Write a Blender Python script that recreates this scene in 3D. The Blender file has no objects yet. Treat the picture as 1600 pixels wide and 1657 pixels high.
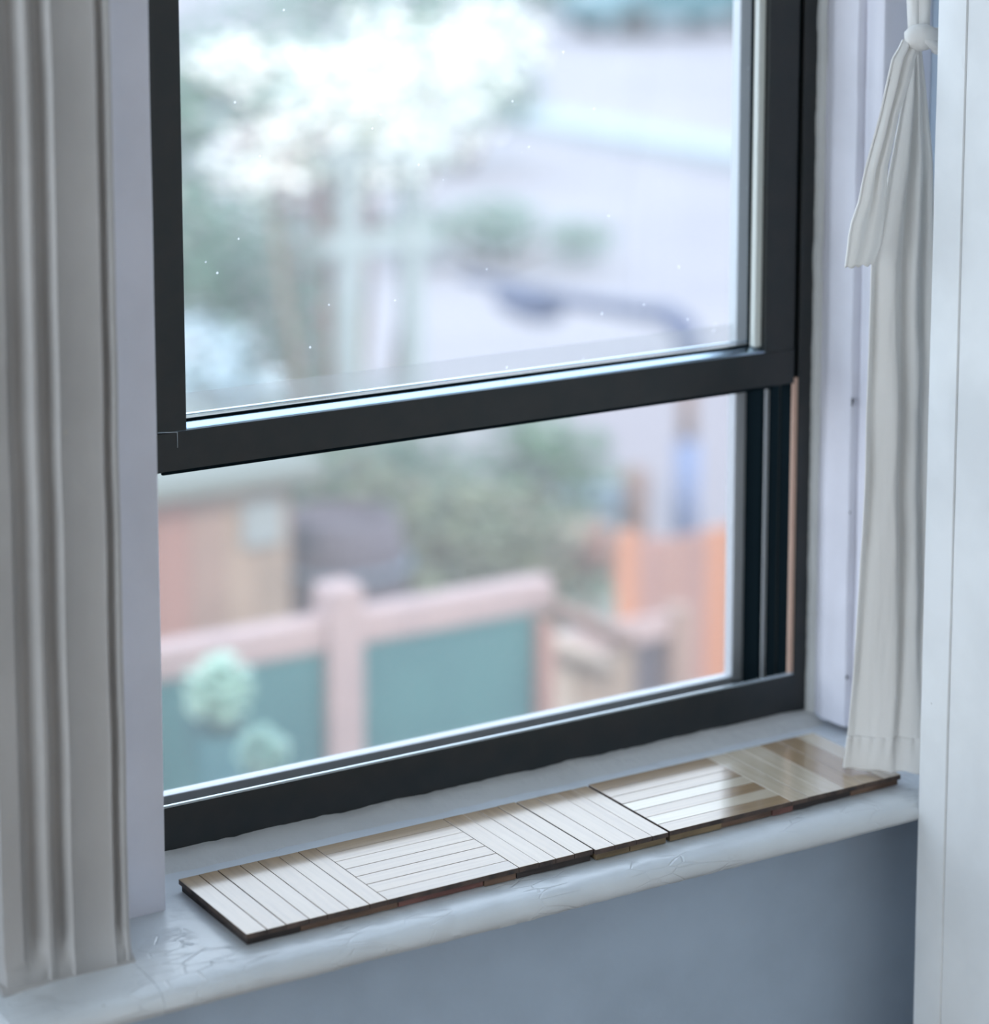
import bpy, bmesh, math, random
from mathutils import Vector, Matrix, noise
random.seed(7)
PI = math.pi
SC = bpy.context.scene
C = SC.collection

# ---------------------------------------------------------------- camera
# A view camera with a shifted lens (the photograph has its verticals straightened).
F = 4283.7
cam_d = bpy.data.cameras.new('camera')
cam = bpy.data.objects.new('camera', cam_d)
C.objects.link(cam)
SC.camera = cam
def axis(dx, dy):
    return Vector((dx, -dy, F)).normalized()
W = axis(7884-800, -340-310)         # room x axis seen from the camera (right, up, forward)
D = axis(-1850-800, -340-310)        # room y axis (outdoors)
U = W.cross(D)
if U.y < 0: U = -U
# rows: world axes in camera (right, up, forward) components
cr = Vector((W.x, D.x, U.x)); cu = Vector((W.y, D.y, U.y)); cf = Vector((W.z, D.z, U.z))
R = Matrix((cr, cu, -cf)).transposed()
cam.matrix_world = Matrix.Translation((-1.03405, -2.31098, 0.98822)) @ R.to_4x4()
cam_d.sensor_fit = 'HORIZONTAL'
cam_d.sensor_width = 36.0
cam_d.lens = F/1600*36.0
cam_d.shift_x = 0.0
cam_d.shift_y = -(828.5-310)/1657.0     # principal point sits above the frame's centre
cam_d.clip_start = 0.05; cam_d.clip_end = 400
cam_d.dof.use_dof = True
cam_d.dof.focus_distance = 2.63
cam_d.dof.aperture_fstop = 2.6

# ---------------------------------------------------------------- world, sun, lamps, exposure
world = bpy.data.worlds.new('sky'); SC.world = world
world.use_nodes = True
nt = world.node_tree; nt.nodes.clear()
wo = nt.nodes.new('ShaderNodeOutputWorld'); bg = nt.nodes.new('ShaderNodeBackground')
tc = nt.nodes.new('ShaderNodeTexCoord'); sx = nt.nodes.new('ShaderNodeSeparateXYZ')
rmp = nt.nodes.new('ShaderNodeValToRGB')
rmp.color_ramp.elements[0].position = 0.0; rmp.color_ramp.elements[0].color = (.87, .945, 1, 1)
rmp.color_ramp.elements[1].position = 0.8; rmp.color_ramp.elements[1].color = (.62, .78, 1, 1)
nt.links.new(tc.outputs['Generated'], sx.inputs[0]); nt.links.new(sx.outputs['Z'], rmp.inputs[0])
nt.links.new(rmp.outputs[0], bg.inputs[0]); nt.links.new(bg.outputs[0], wo.inputs[0])
bg.inputs[1].default_value = 3.8

sun_d = bpy.data.lights.new('sun', 'SUN'); sun_d.energy = 3.2; sun_d.angle = math.radians(3)
sun_d.color = (1, .88, .74)
sun = bpy.data.objects.new('sun', sun_d); C.objects.link(sun)
sun.rotation_euler = Vector((.45, 1.0, -1.0)).to_track_quat('-Z', 'Y').to_euler()
sun.location = (-4, -8, 12)

def area(name, loc, target, sx_, sy_, e, col):
    d = bpy.data.lights.new(name, 'AREA'); d.shape = 'RECTANGLE'; d.size = sx_; d.size_y = sy_
    d.energy = e; d.color = col
    o = bpy.data.objects.new(name, d); C.objects.link(o); o.location = loc
    o.rotation_euler = (Vector(target)-Vector(loc)).to_track_quat('-Z', 'Y').to_euler()
    return o
area('side_fill_light', (-3.3, -1.2, .55), (0, -.9, .40), 1.9, 1.4, 64, (.80, .90, 1))  # added fill lamp for panel and casing; the left wall has no window
area('rear_fill_light', (-.6, -4.4, .6), (0, 0, .3), 1.6, 1.3, 9, (.84, .91, 1))  # added weak fill from behind the camera; the back wall is closed

SC.view_settings.view_transform = 'Standard'
SC.view_settings.look = 'None'
SC.view_settings.exposure = 0.0
SC.view_settings.gamma = 1.0
SC.view_settings.use_curve_mapping = False

# ---------------------------------------------------------------- materials
def newmat(name):
    m = bpy.data.materials.new(name); m.use_nodes = True
    n = m.node_tree; b = n.nodes.get('Principled BSDF')
    return m, n, b
def N(n, t, **k):
    x = n.nodes.new(t)
    for a, v in k.items(): setattr(x, a, v)
    return x
def mat(name, col, col2=None, rough=.5, scale=20, bump=.0, bscale=80, metal=0, spec=.5, stretch=(1,1,1), lo=.35, hi=.65, detail=4, coat=0):
    m, n, b = newmat(name)
    b.inputs['Roughness'].default_value = rough
    b.inputs['Metallic'].default_value = metal
    b.inputs['Specular IOR Level'].default_value = spec
    b.inputs['Coat Weight'].default_value = coat
    tcn = N(n, 'ShaderNodeTexCoord'); mp = N(n, 'ShaderNodeMapping'); mp.inputs['Scale'].default_value = stretch
    n.links.new(tcn.outputs['Object'], mp.inputs[0])
    if col2:
        nz = N(n, 'ShaderNodeTexNoise'); nz.inputs['Scale'].default_value = scale; nz.inputs['Detail'].default_value = detail
        r = N(n, 'ShaderNodeValToRGB')
        r.color_ramp.elements[0].position = lo; r.color_ramp.elements[0].color = (*col, 1)
        r.color_ramp.elements[1].position = hi; r.color_ramp.elements[1].color = (*col2, 1)
        n.links.new(mp.outputs[0], nz.inputs[0]); n.links.new(nz.outputs[0], r.inputs[0])
        n.links.new(r.outputs[0], b.inputs['Base Color'])
    else:
        b.inputs['Base Color'].default_value = (*col, 1)
    if bump:
        nb = N(n, 'ShaderNodeTexNoise'); nb.inputs['Scale'].default_value = bscale; nb.inputs['Detail'].default_value = 6
        bp = N(n, 'ShaderNodeBump'); bp.inputs['Strength'].default_value = bump; bp.inputs['Distance'].default_value = .002
        n.links.new(mp.outputs[0], nb.inputs[0]); n.links.new(nb.outputs[0], bp.inputs['Height'])
        n.links.new(bp.outputs[0], b.inputs['Normal'])
    return m

def paint(name, col, rough, chips=.0, grime=(.45, .42, .36), bump=.25, bscale=60, chipscale=14, crack=0):
    """old brushed paint: slight tone drift, grime specks, dark chips and a crackle"""
    m, n, b = newmat(name)
    b.inputs['Roughness'].default_value = rough
    tcn = N(n, 'ShaderNodeTexCoord')
    nz = N(n, 'ShaderNodeTexNoise'); nz.inputs['Scale'].default_value = 9; nz.inputs['Detail'].default_value = 5
    r = N(n, 'ShaderNodeValToRGB')
    c2 = tuple(c*.90 for c in col)
    r.color_ramp.elements[0].position = .35; r.color_ramp.elements[0].color = (*c2, 1)
    r.color_ramp.elements[1].position = .62; r.color_ramp.elements[1].color = (*col, 1)
    n.links.new(tcn.outputs['Object'], nz.inputs[0]); n.links.new(nz.outputs[0], r.inputs[0])
    out = r.outputs[0]
    if chips:
        n2 = N(n, 'ShaderNodeTexNoise'); n2.inputs['Scale'].default_value = chipscale*5; n2.inputs['Detail'].default_value = 3
        mp = N(n, 'ShaderNodeMapping'); mp.inputs['Scale'].default_value = (1, 1, .5)
        n.links.new(tcn.outputs['Object'], mp.inputs[0]); n.links.new(mp.outputs[0], n2.inputs[0])
        r2 = N(n, 'ShaderNodeValToRGB')
        r2.color_ramp.elements[0].position = .80-chips*.1; r2.color_ramp.elements[0].color = (0, 0, 0, 1)
        r2.color_ramp.elements[1].position = .84-chips*.1; r2.color_ramp.elements[1].color = (1, 1, 1, 1)
        n.links.new(n2.outputs[0], r2.inputs[0])
        mx = N(n, 'ShaderNodeMix', data_type='RGBA')
        n.links.new(r2.outputs[0], mx.inputs[0]); n.links.new(out, mx.inputs[6]); mx.inputs[7].default_value = (*grime, 1)
        out = mx.outputs[2]
    n.links.new(out, b.inputs['Base Color'])
    nb = N(n, 'ShaderNodeTexNoise'); nb.inputs['Scale'].default_value = bscale; nb.inputs['Detail'].default_value = 5
    bp = N(n, 'ShaderNodeBump'); bp.inputs['Strength'].default_value = bump; bp.inputs['Distance'].default_value = .003
    n.links.new(tcn.outputs['Object'], nb.inputs[0])
    h = nb.outputs[0]
    if crack:
        mp3 = N(n, 'ShaderNodeMapping'); mp3.inputs['Scale'].default_value = (.35, 1, 1)
        vo = N(n, 'ShaderNodeTexVoronoi', feature='DISTANCE_TO_EDGE'); vo.inputs['Scale'].default_value = 70
        n.links.new(tcn.outputs['Object'], mp3.inputs[0]); n.links.new(mp3.outputs[0], vo.inputs[0])
        mr = N(n, 'ShaderNodeMapRange'); mr.inputs[1].default_value = 0; mr.inputs[2].default_value = .04
        n.links.new(vo.outputs[0], mr.inputs[0])
        n4 = N(n, 'ShaderNodeTexNoise'); n4.inputs['Scale'].default_value = 12
        n.links.new(tcn.outputs['Object'], n4.inputs[0])
        r4 = N(n, 'ShaderNodeMapRange'); r4.inputs[1].default_value = .5; r4.inputs[2].default_value = .62; r4.inputs[3].default_value = 0; r4.inputs[4].default_value = crack
        n.links.new(n4.outputs[0], r4.inputs[0])
        mm = N(n, 'ShaderNodeMath', operation='MULTIPLY'); n.links.new(mr.outputs[0], mm.inputs[0]); n.links.new(r4.outputs[0], mm.inputs[1])
        ad = N(n, 'ShaderNodeMath', operation='ADD'); n.links.new(mm.outputs[0], ad.inputs[0]); n.links.new(h, ad.inputs[1])
        h = ad.outputs[0]
    n.links.new(h, bp.inputs['Height']); n.links.new(bp.outputs[0], b.inputs['Normal'])
    return m

M = {}
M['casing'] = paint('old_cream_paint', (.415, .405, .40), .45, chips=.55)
M['stop'] = paint('window_stop_paint', (.76, .76, .84), .4, chips=.15, bump=.12)
M['sill'] = paint('sill_paint', (.68, .72, .75), .24, chips=.5, grime=(.35, .36, .34), bump=.35, bscale=35, crack=1.2)
M['wall'] = paint('wall_paint', (.45, .55, .67), .6, bump=.12, bscale=120)
M['panel'] = paint('panel_paint', (.79, .81, .82), .55, chips=.05, bump=.08, bscale=40)
M['room'] = mat('room_paint', (.62, .62, .60), rough=.8)
M['floor'] = mat('floor_wood', (.30, .19, .10), (.22, .13, .07), rough=.4, scale=5, stretch=(1, 12, 1))
M['frame'] = mat('dark_bronze_aluminium', (.020, .025, .026), (.028, .029, .029), rough=.34, scale=30, bump=.04, bscale=300, spec=.4)
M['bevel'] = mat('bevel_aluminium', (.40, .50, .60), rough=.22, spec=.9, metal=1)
M['lip'] = mat('lip_glint_aluminium', (.55, .62, .66), rough=.25, metal=.7)  # paler than the dark frame, to give the lip its sky glint
M['seal'] = mat('rubber_seal', (.006, .011, .014), rough=1.0, spec=0)
M['alu'] = mat('screen_aluminium', (.62, .65, .68), rough=.45, metal=.2)
M['bead'] = mat('skylit_bead_white', (.80, .84, .80), rough=.35)  # white puts the skylight on the sash's inner sides into the colour
M['tan'] = mat('bare_pine_strip', (.62, .42, .32), (.52, .34, .26), rough=.6, scale=20, stretch=(1, 1, .1))
M['caulk'] = paint('ragged_caulk', (.60, .61, .60), .6, chips=.4, bump=.6, bscale=90)

def glass_mat():
    m, n, b = newmat('clear_glass'); n.nodes.remove(b)
    out = n.nodes['Material Output']
    t = N(n, 'ShaderNodeBsdfTransparent'); t.inputs[0].default_value = (.95, .97, .97, 1)
    g = N(n, 'ShaderNodeBsdfGlossy'); g.inputs['Roughness'].default_value = .02
    fr = N(n, 'ShaderNodeFresnel'); gb = N(n, 'ShaderNodeNewGeometry'); ir = N(n, 'ShaderNodeMapRange')      # both faces of a thin pane reflect alike
    ir.inputs[3].default_value = 1.45; ir.inputs[4].default_value = 1/1.45
    n.links.new(gb.outputs['Backfacing'], ir.inputs[0]); n.links.new(ir.outputs[0], fr.inputs[0])
    mx = N(n, 'ShaderNodeMixShader')
    n.links.new(fr.outputs[0], mx.inputs[0]); n.links.new(t.outputs[0], mx.inputs[1]); n.links.new(g.outputs[0], mx.inputs[2])
    # dust: a few fine pale specks
    tcn = N(n, 'ShaderNodeTexCoord'); vo = N(n, 'ShaderNodeTexVoronoi'); vo.inputs['Scale'].default_value = 28
    n.links.new(tcn.outputs['Object'], vo.inputs[0])
    mr = N(n, 'ShaderNodeMapRange'); mr.inputs[1].default_value = .02; mr.inputs[2].default_value = .05; mr.inputs[3].default_value = .5; mr.inputs[4].default_value = .045
    n.links.new(vo.outputs['Distance'], mr.inputs[0])
    d = N(n, 'ShaderNodeBsdfTranslucent'); d.inputs[0].default_value = (.9, .92, .95, 1)
    mx2 = N(n, 'ShaderNodeMixShader')
    n.links.new(mr.outputs[0], mx2.inputs[0]); n.links.new(mx.outputs[0], mx2.inputs[1]); n.links.new(d.outputs[0], mx2.inputs[2])
    n.links.new(mx2.outputs[0], out.inputs[0])
    return m
M['glass'] = glass_mat()

def screen_mat():
    """insect mesh: 1.4 mm weave of pale threads"""
    m, n, b = newmat('insect_mesh'); n.nodes.remove(b)
    out = n.nodes['Material Output']
    tcn = N(n, 'ShaderNodeTexCoord'); sp = N(n, 'ShaderNodeSeparateXYZ'); n.links.new(tcn.outputs['Object'], sp.inputs[0])
    def thread(sock):
        a = N(n, 'ShaderNodeMath', operation='MULTIPLY'); a.inputs[1].default_value = 2*PI/.0014
        s = N(n, 'ShaderNodeMath', operation='SINE')
        n.links.new(sock, a.inputs[0]); n.links.new(a.outputs[0], s.inputs[0])
        r = N(n, 'ShaderNodeMapRange'); r.inputs[1].default_value = -.4; r.inputs[2].default_value = 1
        r.inputs[3].default_value = .20; r.inputs[4].default_value = .46
        n.links.new(s.outputs[0], r.inputs[0]); return r.outputs[0]
    mx = N(n, 'ShaderNodeMath', operation='MAXIMUM')
    n.links.new(thread(sp.outputs['X']), mx.inputs[0]); n.links.new(thread(sp.outputs['Z']), mx.inputs[1])
    t = N(n, 'ShaderNodeBsdfTransparent')
    d = N(n, 'ShaderNodeBsdfDiffuse'); d.inputs[0].default_value = (.40, .40, .40, 1)
    tr = N(n, 'ShaderNodeBsdfTranslucent'); tr.inputs[0].default_value = (.42, .42, .42, 1)
    m2 = N(n, 'ShaderNodeMixShader'); m2.inputs[0].default_value = .5
    n.links.new(d.outputs[0], m2.inputs[1]); n.links.new(tr.outputs[0], m2.inputs[2])
    m3 = N(n, 'ShaderNodeMixShader')
    n.links.new(mx.outputs[0], m3.inputs[0]); n.links.new(t.outputs[0], m3.inputs[1]); n.links.new(m2.outputs[0], m3.inputs[2])
    n.links.new(m3.outputs[0], out.inputs[0])
    return m
M['screen'] = screen_mat()

def wood_top(name, c1, c2, along):
    """varnished maple finger: grain along the piece, a dark stained edge comes from the side material"""
    m, n, b = newmat(name)
    tcn = N(n, 'ShaderNodeTexCoord'); mp = N(n, 'ShaderNodeMapping')
    mp.inputs['Scale'].default_value = (6, 120, 40) if along == 'x' else (120, 6, 40)
    n.links.new(tcn.outputs['Object'], mp.inputs[0])
    nz = N(n, 'ShaderNodeTexNoise'); nz.inputs['Scale'].default_value = 1.6; nz.inputs['Detail'].default_value = 6
    n.links.new(mp.outputs[0], nz.inputs[0])
    r = N(n, 'ShaderNodeValToRGB')
    r.color_ramp.elements[0].position = .35; r.color_ramp.elements[0].color = (*c2, 1)
    r.color_ramp.elements[1].position = .6; r.color_ramp.elements[1].color = (*c1, 1)
    n.links.new(nz.outputs[0], r.inputs[0]); n.links.new(r.outputs[0], b.inputs['Base Color'])
    b.inputs['Roughness'].default_value = .22
    b.inputs['Coat Weight'].default_value = 1.0; b.inputs['Coat Roughness'].default_value = .09; b.inputs['Coat IOR'].default_value = 1.75
    bp = N(n, 'ShaderNodeBump'); bp.inputs['Strength'].default_value = .10; bp.inputs['Distance'].default_value = .0008
    n.links.new(nz.outputs[0], bp.inputs['Height']); n.links.new(bp.outputs[0], b.inputs['Normal'])
    return m
tones = [((.35, .235, .13), (.29, .195, .11)), ((.38, .27, .16), (.33, .23, .14)), ((.31, .21, .12), (.25, .17, .10)), ((.60, .51, .39), (.54, .46, .34))]
M['wx'] = [wood_top('maple_strip_lengthwise', a, b_, 'x') for a, b_ in tones]
M['wy'] = [wood_top('maple_strip_crosswise', a, b_, 'y') for a, b_ in tones]
M['edge'] = mat('dark_board_edge', (.035, .026, .024), (.10, .065, .05), rough=.7, scale=60, bump=.5, bscale=200)
M['ply'] = [mat('brown_backing_wood', c, tuple(x*.5 for x in c), rough=.75, scale=50, stretch=(.3, 1, 2), bump=.6, bscale=120)
            for c in ((.20, .12, .08), (.045, .035, .032), (.28, .20, .11), (.24, .11, .09))]

def cloth_mat():
    m, n, b = newmat('white_cotton'); out = n.nodes['Material Output']
    b.inputs['Base Color'].default_value = (.92, .91, .89, 1); b.inputs['Roughness'].default_value = .9
    b.inputs['Sheen Weight'].default_value = .2
    tcn = N(n, 'ShaderNodeTexCoord'); nb = N(n, 'ShaderNodeTexNoise'); nb.inputs['Scale'].default_value = 55; nb.inputs['Detail'].default_value = 4
    mp = N(n, 'ShaderNodeMapping'); mp.inputs['Scale'].default_value = (1, 1, .35)
    n.links.new(tcn.outputs['Object'], mp.inputs[0]); n.links.new(mp.outputs[0], nb.inputs[0])
    bp = N(n, 'ShaderNodeBump'); bp.inputs['Strength'].default_value = .35; bp.inputs['Distance'].default_value = .004
    n.links.new(nb.outputs[0], bp.inputs['Height']); n.links.new(bp.outputs[0], b.inputs['Normal'])
    t = N(n, 'ShaderNodeBsdfTranslucent'); t.inputs[0].default_value = (.8, .79, .77, 1)
    mx = N(n, 'ShaderNodeMixShader'); mx.inputs[0].default_value = .22
    n.links.new(b.outputs[0], mx.inputs[1]); n.links.new(t.outputs[0], mx.inputs[2]); n.links.new(mx.outputs[0], out.inputs[0])
    return m
M['cloth'] = cloth_mat()

# ---------------------------------------------------------------- builders
def link(name, me, m=None, parent=None, smooth=False):
    o = bpy.data.objects.new(name, me); C.objects.link(o)
    if m is not None:
        for x in (m if isinstance(m, (list, tuple)) else [m]): me.materials.append(x)
    if parent: o.parent = parent
    if smooth:
        for p in me.polygons: p.use_smooth = True
    return o
def raw(name, vs, fs, m, parent=None, smooth=False, mi=None):
    me = bpy.data.meshes.new(name); me.from_pydata([tuple(v) for v in vs], [], fs); me.update()
    o = link(name, me, m, parent, smooth)
    if mi:
        for p, k in zip(me.polygons, mi): p.material_index = k
    return o
def tag(o, label=None, cat=None, group=None, kind=None):
    if label: o['label'] = label
    if cat: o['category'] = cat
    if group: o['group'] = group
    if kind: o['kind'] = kind
    return o
def empty(name, loc=(0, 0, 0)):
    o = bpy.data.objects.new(name, None); C.objects.link(o); o.location = loc; o.empty_display_size = .05
    return o
def child_mesh(o, parent):          # parent with world coordinates kept
    o.parent = parent; o.matrix_parent_inverse = Matrix.Translation(-Vector(parent.location)); return o
def bm_box(bm, a, b, bev=0):
    vs = [bm.verts.new((x, y, z)) for x in (a[0], b[0]) for y in (a[1], b[1]) for z in (a[2], b[2])]
    for f in ((0, 1, 3, 2), (4, 6, 7, 5), (0, 4, 5, 1), (2, 3, 7, 6), (0, 2, 6, 4), (1, 5, 7, 3)):
        bm.faces.new([vs[i] for i in f])
    return vs
def box(name, a, b, m, parent=None, bev=0.0, segs=2):
    bm = bmesh.new(); bm_box(bm, a, b)
    if bev: bmesh.ops.bevel(bm, geom=bm.edges[:], offset=bev, segments=segs, affect='EDGES', profile=.5)
    bmesh.ops.recalc_face_normals(bm, faces=bm.faces[:])
    me = bpy.data.meshes.new(name); bm.to_mesh(me); bm.free()
    o = link(name, me, m)
    if parent: child_mesh(o, parent)
    return o
def boxes(name, lst, m, parent=None, bev=0):
    bm = bmesh.new()
    for a, b in lst: bm_box(bm, a, b)
    bmesh.ops.recalc_face_normals(bm, faces=bm.faces[:])
    me = bpy.data.meshes.new(name); bm.to_mesh(me); bm.free()
    o = link(name, me, m)
    if parent: child_mesh(o, parent)
    return o
def extrude(name, prof, t0, t1, n, axis_, m, parent=None, wob=0.0, wfreq=12, seed=0, smooth=True, warp=None):
    """closed profile swept along z ('z': profile is (x, y)) or along x ('x': profile is (y, z)) with hand-painted wobble"""
    vs, fs = [], []; k = len(prof)
    for i in range(n+1):
        t = t0+(t1-t0)*i/n
        for j, (p, q) in enumerate(prof):
            v = Vector((p, q, t)) if axis_ == 'z' else Vector((t, p, q))
            if wob:
                d = noise.noise_vector(Vector((v.x*40+seed, v.y*40, v.z*40)) if wfreq is None else Vector((v.x*wfreq+seed, v.y*wfreq*2, v.z*wfreq)))
                v += Vector((d.x, d.y, 0))*wob if axis_ == 'z' else Vector((0, d.y, d.z))*wob
            if warp: v = warp(v, j, t)
            vs.append(v)
    for i in range(n):
        for j in range(k):
            a = i*k+j; b = i*k+(j+1) % k
            fs.append((a, b, b+k, a+k))
    fs.append(tuple(range(k))[::-1]); fs.append(tuple(n*k+j for j in range(k)))
    me = bpy.data.meshes.new(name); me.from_pydata([tuple(v) for v in vs], [], fs)
    bm = bmesh.new(); bm.from_mesh(me); bmesh.ops.recalc_face_normals(bm, faces=bm.faces[:]); bm.to_mesh(me); bm.free()
    o = link(name, me, m)
    if smooth:
        for p in me.polygons: p.use_smooth = True
        try: me.set_sharp_from_angle(angle=math.radians(38))
        except Exception: pass
    if parent: child_mesh(o, parent)
    return o
def tube(name, path, radii, m, parent=None, seg=10, flat=1.0, closed=False):
    vs, fs = [], []; n = len(path)
    P_ = [Vector(p) for p in path]
    if not isinstance(radii, (list, tuple)): radii = [radii]*n
    up = Vector((0, 0, 1)); prev = None
    for i in range(n):
        if closed: t = (P_[(i+1) % n]-P_[i-1]).normalized()
        else: t = (P_[min(i+1, n-1)]-P_[max(i-1, 0)]).normalized()
        if prev is None:
            a = t.cross(up)
            if a.length < 1e-3: a = t.cross(Vector((1, 0, 0)))
            a.normalize()
        else:
            a = (prev-t*prev.dot(t)).normalized()
        prev = a; b = t.cross(a)
        for j in range(seg):
            q = 2*PI*j/seg
            vs.append(P_[i]+a*math.cos(q)*radii[i]+b*math.sin(q)*radii[i]*flat)
    m_ = n if closed else n-1
    for i in range(m_):
        for j in range(seg):
            i2 = (i+1) % n
            fs.append((i*seg+j, i*seg+(j+1) % seg, i2*seg+(j+1) % seg, i2*seg+j))
    if not closed:
        fs.append(tuple(range(seg))[::-1]); fs.append(tuple((n-1)*seg+j for j in range(seg)))
    o = raw(name, vs, fs, m, None, True)
    if parent: child_mesh(o, parent)
    return o

# ---------------------------------------------------------------- room shell
ZC, ZF = 1.75, -.90        # ceiling and floor heights (z = 0 is the frame's sill lip)
def struct(o): o['kind'] = 'structure'; return o
wf = boxes('wall_front', [((-3.5, -.165, ZF), (-.125, .13, ZC)), ((.875, -.165, ZF), (2.6, .13, ZC)),
                          ((-.125, -.165, ZF), (.875, .13, -.0865)), ((-.125, -.165, 1.42), (.875, .13, ZC))], M['wall']); struct(wf)
struct(box('wall_left', (-3.6, -4.6, ZF), (-3.5, .13, ZC), M['room']))
struct(box('wall_back', (-3.6, -4.7, ZF), (2.6, -4.6, ZC), M['room']))
struct(box('floor', (-3.6, -4.7, ZF-.1), (2.6, .13, ZF), M['floor']))
struct(box('ceiling', (-3.6, -4.7, ZC), (2.6, .13, ZC+.1), M['room']))
wr = struct(box('wall_right', (.7465, -1.9, ZF), (2.6, -.305, ZC), M['panel'], bev=.0012))
# edge board of the near panel, a hairline joint behind it and a worn, lighter arris
eb = extrude('edge_board', [(.745, -.2636), (.7464, -.2612), (.95, -.2615), (.95, -.3045), (.7462, -.3045), (.745, -.3038)],
             ZF+.0, ZC, 90, 'z', M['panel'], wr, wob=.0004, wfreq=9)
bm = bmesh.new(); bmesh.ops.create_icosphere(bm, subdivisions=2, radius=1)
for v in bm.verts: v.co = Vector((.7462+v.co.x*.0016, -.3005+v.co.y*.0022+.004*v.co.z, .728+v.co.z*.014))
me = bpy.data.meshes.new('paint_run'); bm.to_mesh(me); bm.free()
child_mesh(link('paint_run', me, M['panel'], smooth=True), wr)
for nm, yy, zz in (('nail_head', -.279, .054), ('nail_head', -.2765, .051)):
    bm = bmesh.new(); bmesh.ops.create_icosphere(bm, subdivisions=1, radius=.0012, matrix=Matrix.Translation((.7452, yy, zz)))
    me = bpy.data.meshes.new(nm); bm.to_mesh(me); bm.free()
    child_mesh(link(nm, me, M['caulk']), wr)
    break

# ---------------------------------------------------------------- window_1: joinery
win = empty('window_1', (.375, 0, 0)); struct(win)
# sill with a rounded, many times painted nose
prof = [(.0, -.0575), (-.03, -.0575), (-.07, -.0576), (-.11, -.0577), (-.15, -.0578), (-.19, -.058), (-.22, -.0582), (-.240, -.0588),
        (-.250, -.0605), (-.2575, -.0640), (-.262, -.0695), (-.2625, -.0755), (-.259, -.0815), (-.252, -.0850), (-.240, -.0862), (-.166, -.0862), (0, -.0862)]
def sill_warp(v, j, t):
    if 1 <= j <= 8: v.z += noise.noise(Vector((t*30, v.y*30, 2)))*.0007
    if 9 <= j <= 14: v.z += noise.noise(Vector((t*14, j, 5)))*.0012 + noise.noise(Vector((t*70, j*.5, 9)))*.0006
    return v
extrude('sill', prof, -.1248, .8748, 220, 'x', M['sill'], win, wob=.0006, wfreq=9, warp=sill_warp)
hp = [(max(-.2625, p) if p < -.166 else -.1655, q) for p, q in prof[4:16]]
def horn_warp(v, j, t):
    k = max(0, (-.205-t)/.06)
    v.z -= .006*k*k; 
    return sill_warp(v, j, t)
extrude('sill_horn', hp, -.262, -.1252, 30, 'x', M['sill'], win, wob=.0006, wfreq=9, warp=horn_warp)
extrude('sill_horn', hp, .8752, 1.0, 20, 'x', M['sill'], win, wob=.0006, wfreq=9)
# ragged caulk fillet between frame and sill
def fil_warp(v, j, t):
    if j in (1, 2): v.z += noise.noise(Vector((t*22, 3, 1)))*.0022 + noise.noise(Vector((t*90, 8, 1)))*.0009
    if j in (3, 4, 5): v.y += noise.noise(Vector((t*11, 6, 4)))*.003
    return v
extrude('caulk_fillet', [(.004, -.058), (.004, -.0455), (-.0045, -.0455), (-.012, -.0500), (-.021, -.0550), (-.030, -.0582)], -.0495, .806, 240, 'x', M['caulk'], win, warp=fil_warp)
# left casing with two flutes, a flat and a groove
def flute(x0, x1, d, n=7, y=-.186):
    return [(x0+(x1-x0)*i/n, y+d*math.sin(PI*i/n)**.8) for i in range(1, n)]
cp = [(-.247, -.1655), (-.2475, -.180), (-.245, -.186), (-.2275, -.187)] + flute(-.2265, -.2065, .0105) + [(-.2060, -.1862), (-.2030, -.1885), (-.1995, -.1882)] + \
     flute(-.1985, -.1830, .0095) + [(-.1825, -.187), (-.1800, -.1893), (-.177, -.1878), (-.160, -.1868), (-.1435, -.1872), (-.1400, -.1888), (-.1385, -.186)] + \
     flute(-.1380, -.1310, .0065, 5) + [(-.1305, -.186), (-.1285, -.1883), (-.1255, -.1878), (-.1238, -.185), (-.1238, -.1655)]
def cas_warp(v, j, t):
    k = min(1, max(0, (-.020-t)/.026))        # flutes run out and the paint swells at the foot
    if v.y > -.186 and -.2275 < v.x < -.131: v.y += (-.1868-v.y)*k
    if v.y < -.17: v.y -= .0035*k*k
    return v
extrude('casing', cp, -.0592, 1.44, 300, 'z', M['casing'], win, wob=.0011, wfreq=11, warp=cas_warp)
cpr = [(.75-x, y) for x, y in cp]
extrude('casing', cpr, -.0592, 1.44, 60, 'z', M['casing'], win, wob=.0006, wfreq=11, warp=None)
# foot swelling of the old paint under the left casing
extrude('paint_build_up', [(-.150, -.0592), (-.186, -.0535), (-.1905, -.0568), (-.196, -.0596), (-.150, -.0600)], -.25, -.122, 50, 'x', M['casing'], win, wob=.0012, wfreq=24)
# stops
extrude('window_stop', [(-.1236, .0), (-.1236, -.104), (-.0540, -.104), (-.0515, -.1032), (-.0500, -.1005), (-.0500, 0)], -.0595, 1.42, 120, 'z', M['stop'], win, wob=.0005, wfreq=8)
extrude('window_stop', [(.8736, .004), (.8736, -.104), (.812, -.104), (.8085, -.1025), (.8065, -.098), (.8065, -.0805), (.8085, -.0775), (.8085, -.0735), (.812, -.070), (.830, -.069), (.830, .004)],
        -.0595, 1.42, 120, 'z', M['stop'], win, wob=.0006, wfreq=9)
extrude('inner_bead', [(.830, .004), (.830, -.0688), (.8055, -.0690), (.8020, -.0670), (.8005, -.0620), (.8000, -.040), (.7975, -.0345), (.7985, -.028), (.8045, -.0135), (.8060, -.010), (.8035, -.006), (.8005, .004)],
        -.0475, 1.42, 160, 'z', M['stop'], win, wob=.0009, wfreq=13)
def cw(v, j, t):
    if j in (0, 1, 2): v.x += noise.noise(Vector((1, 4, t*26)))*.0022+noise.noise(Vector((5, 4, t*110)))*.0009
    return v
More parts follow.
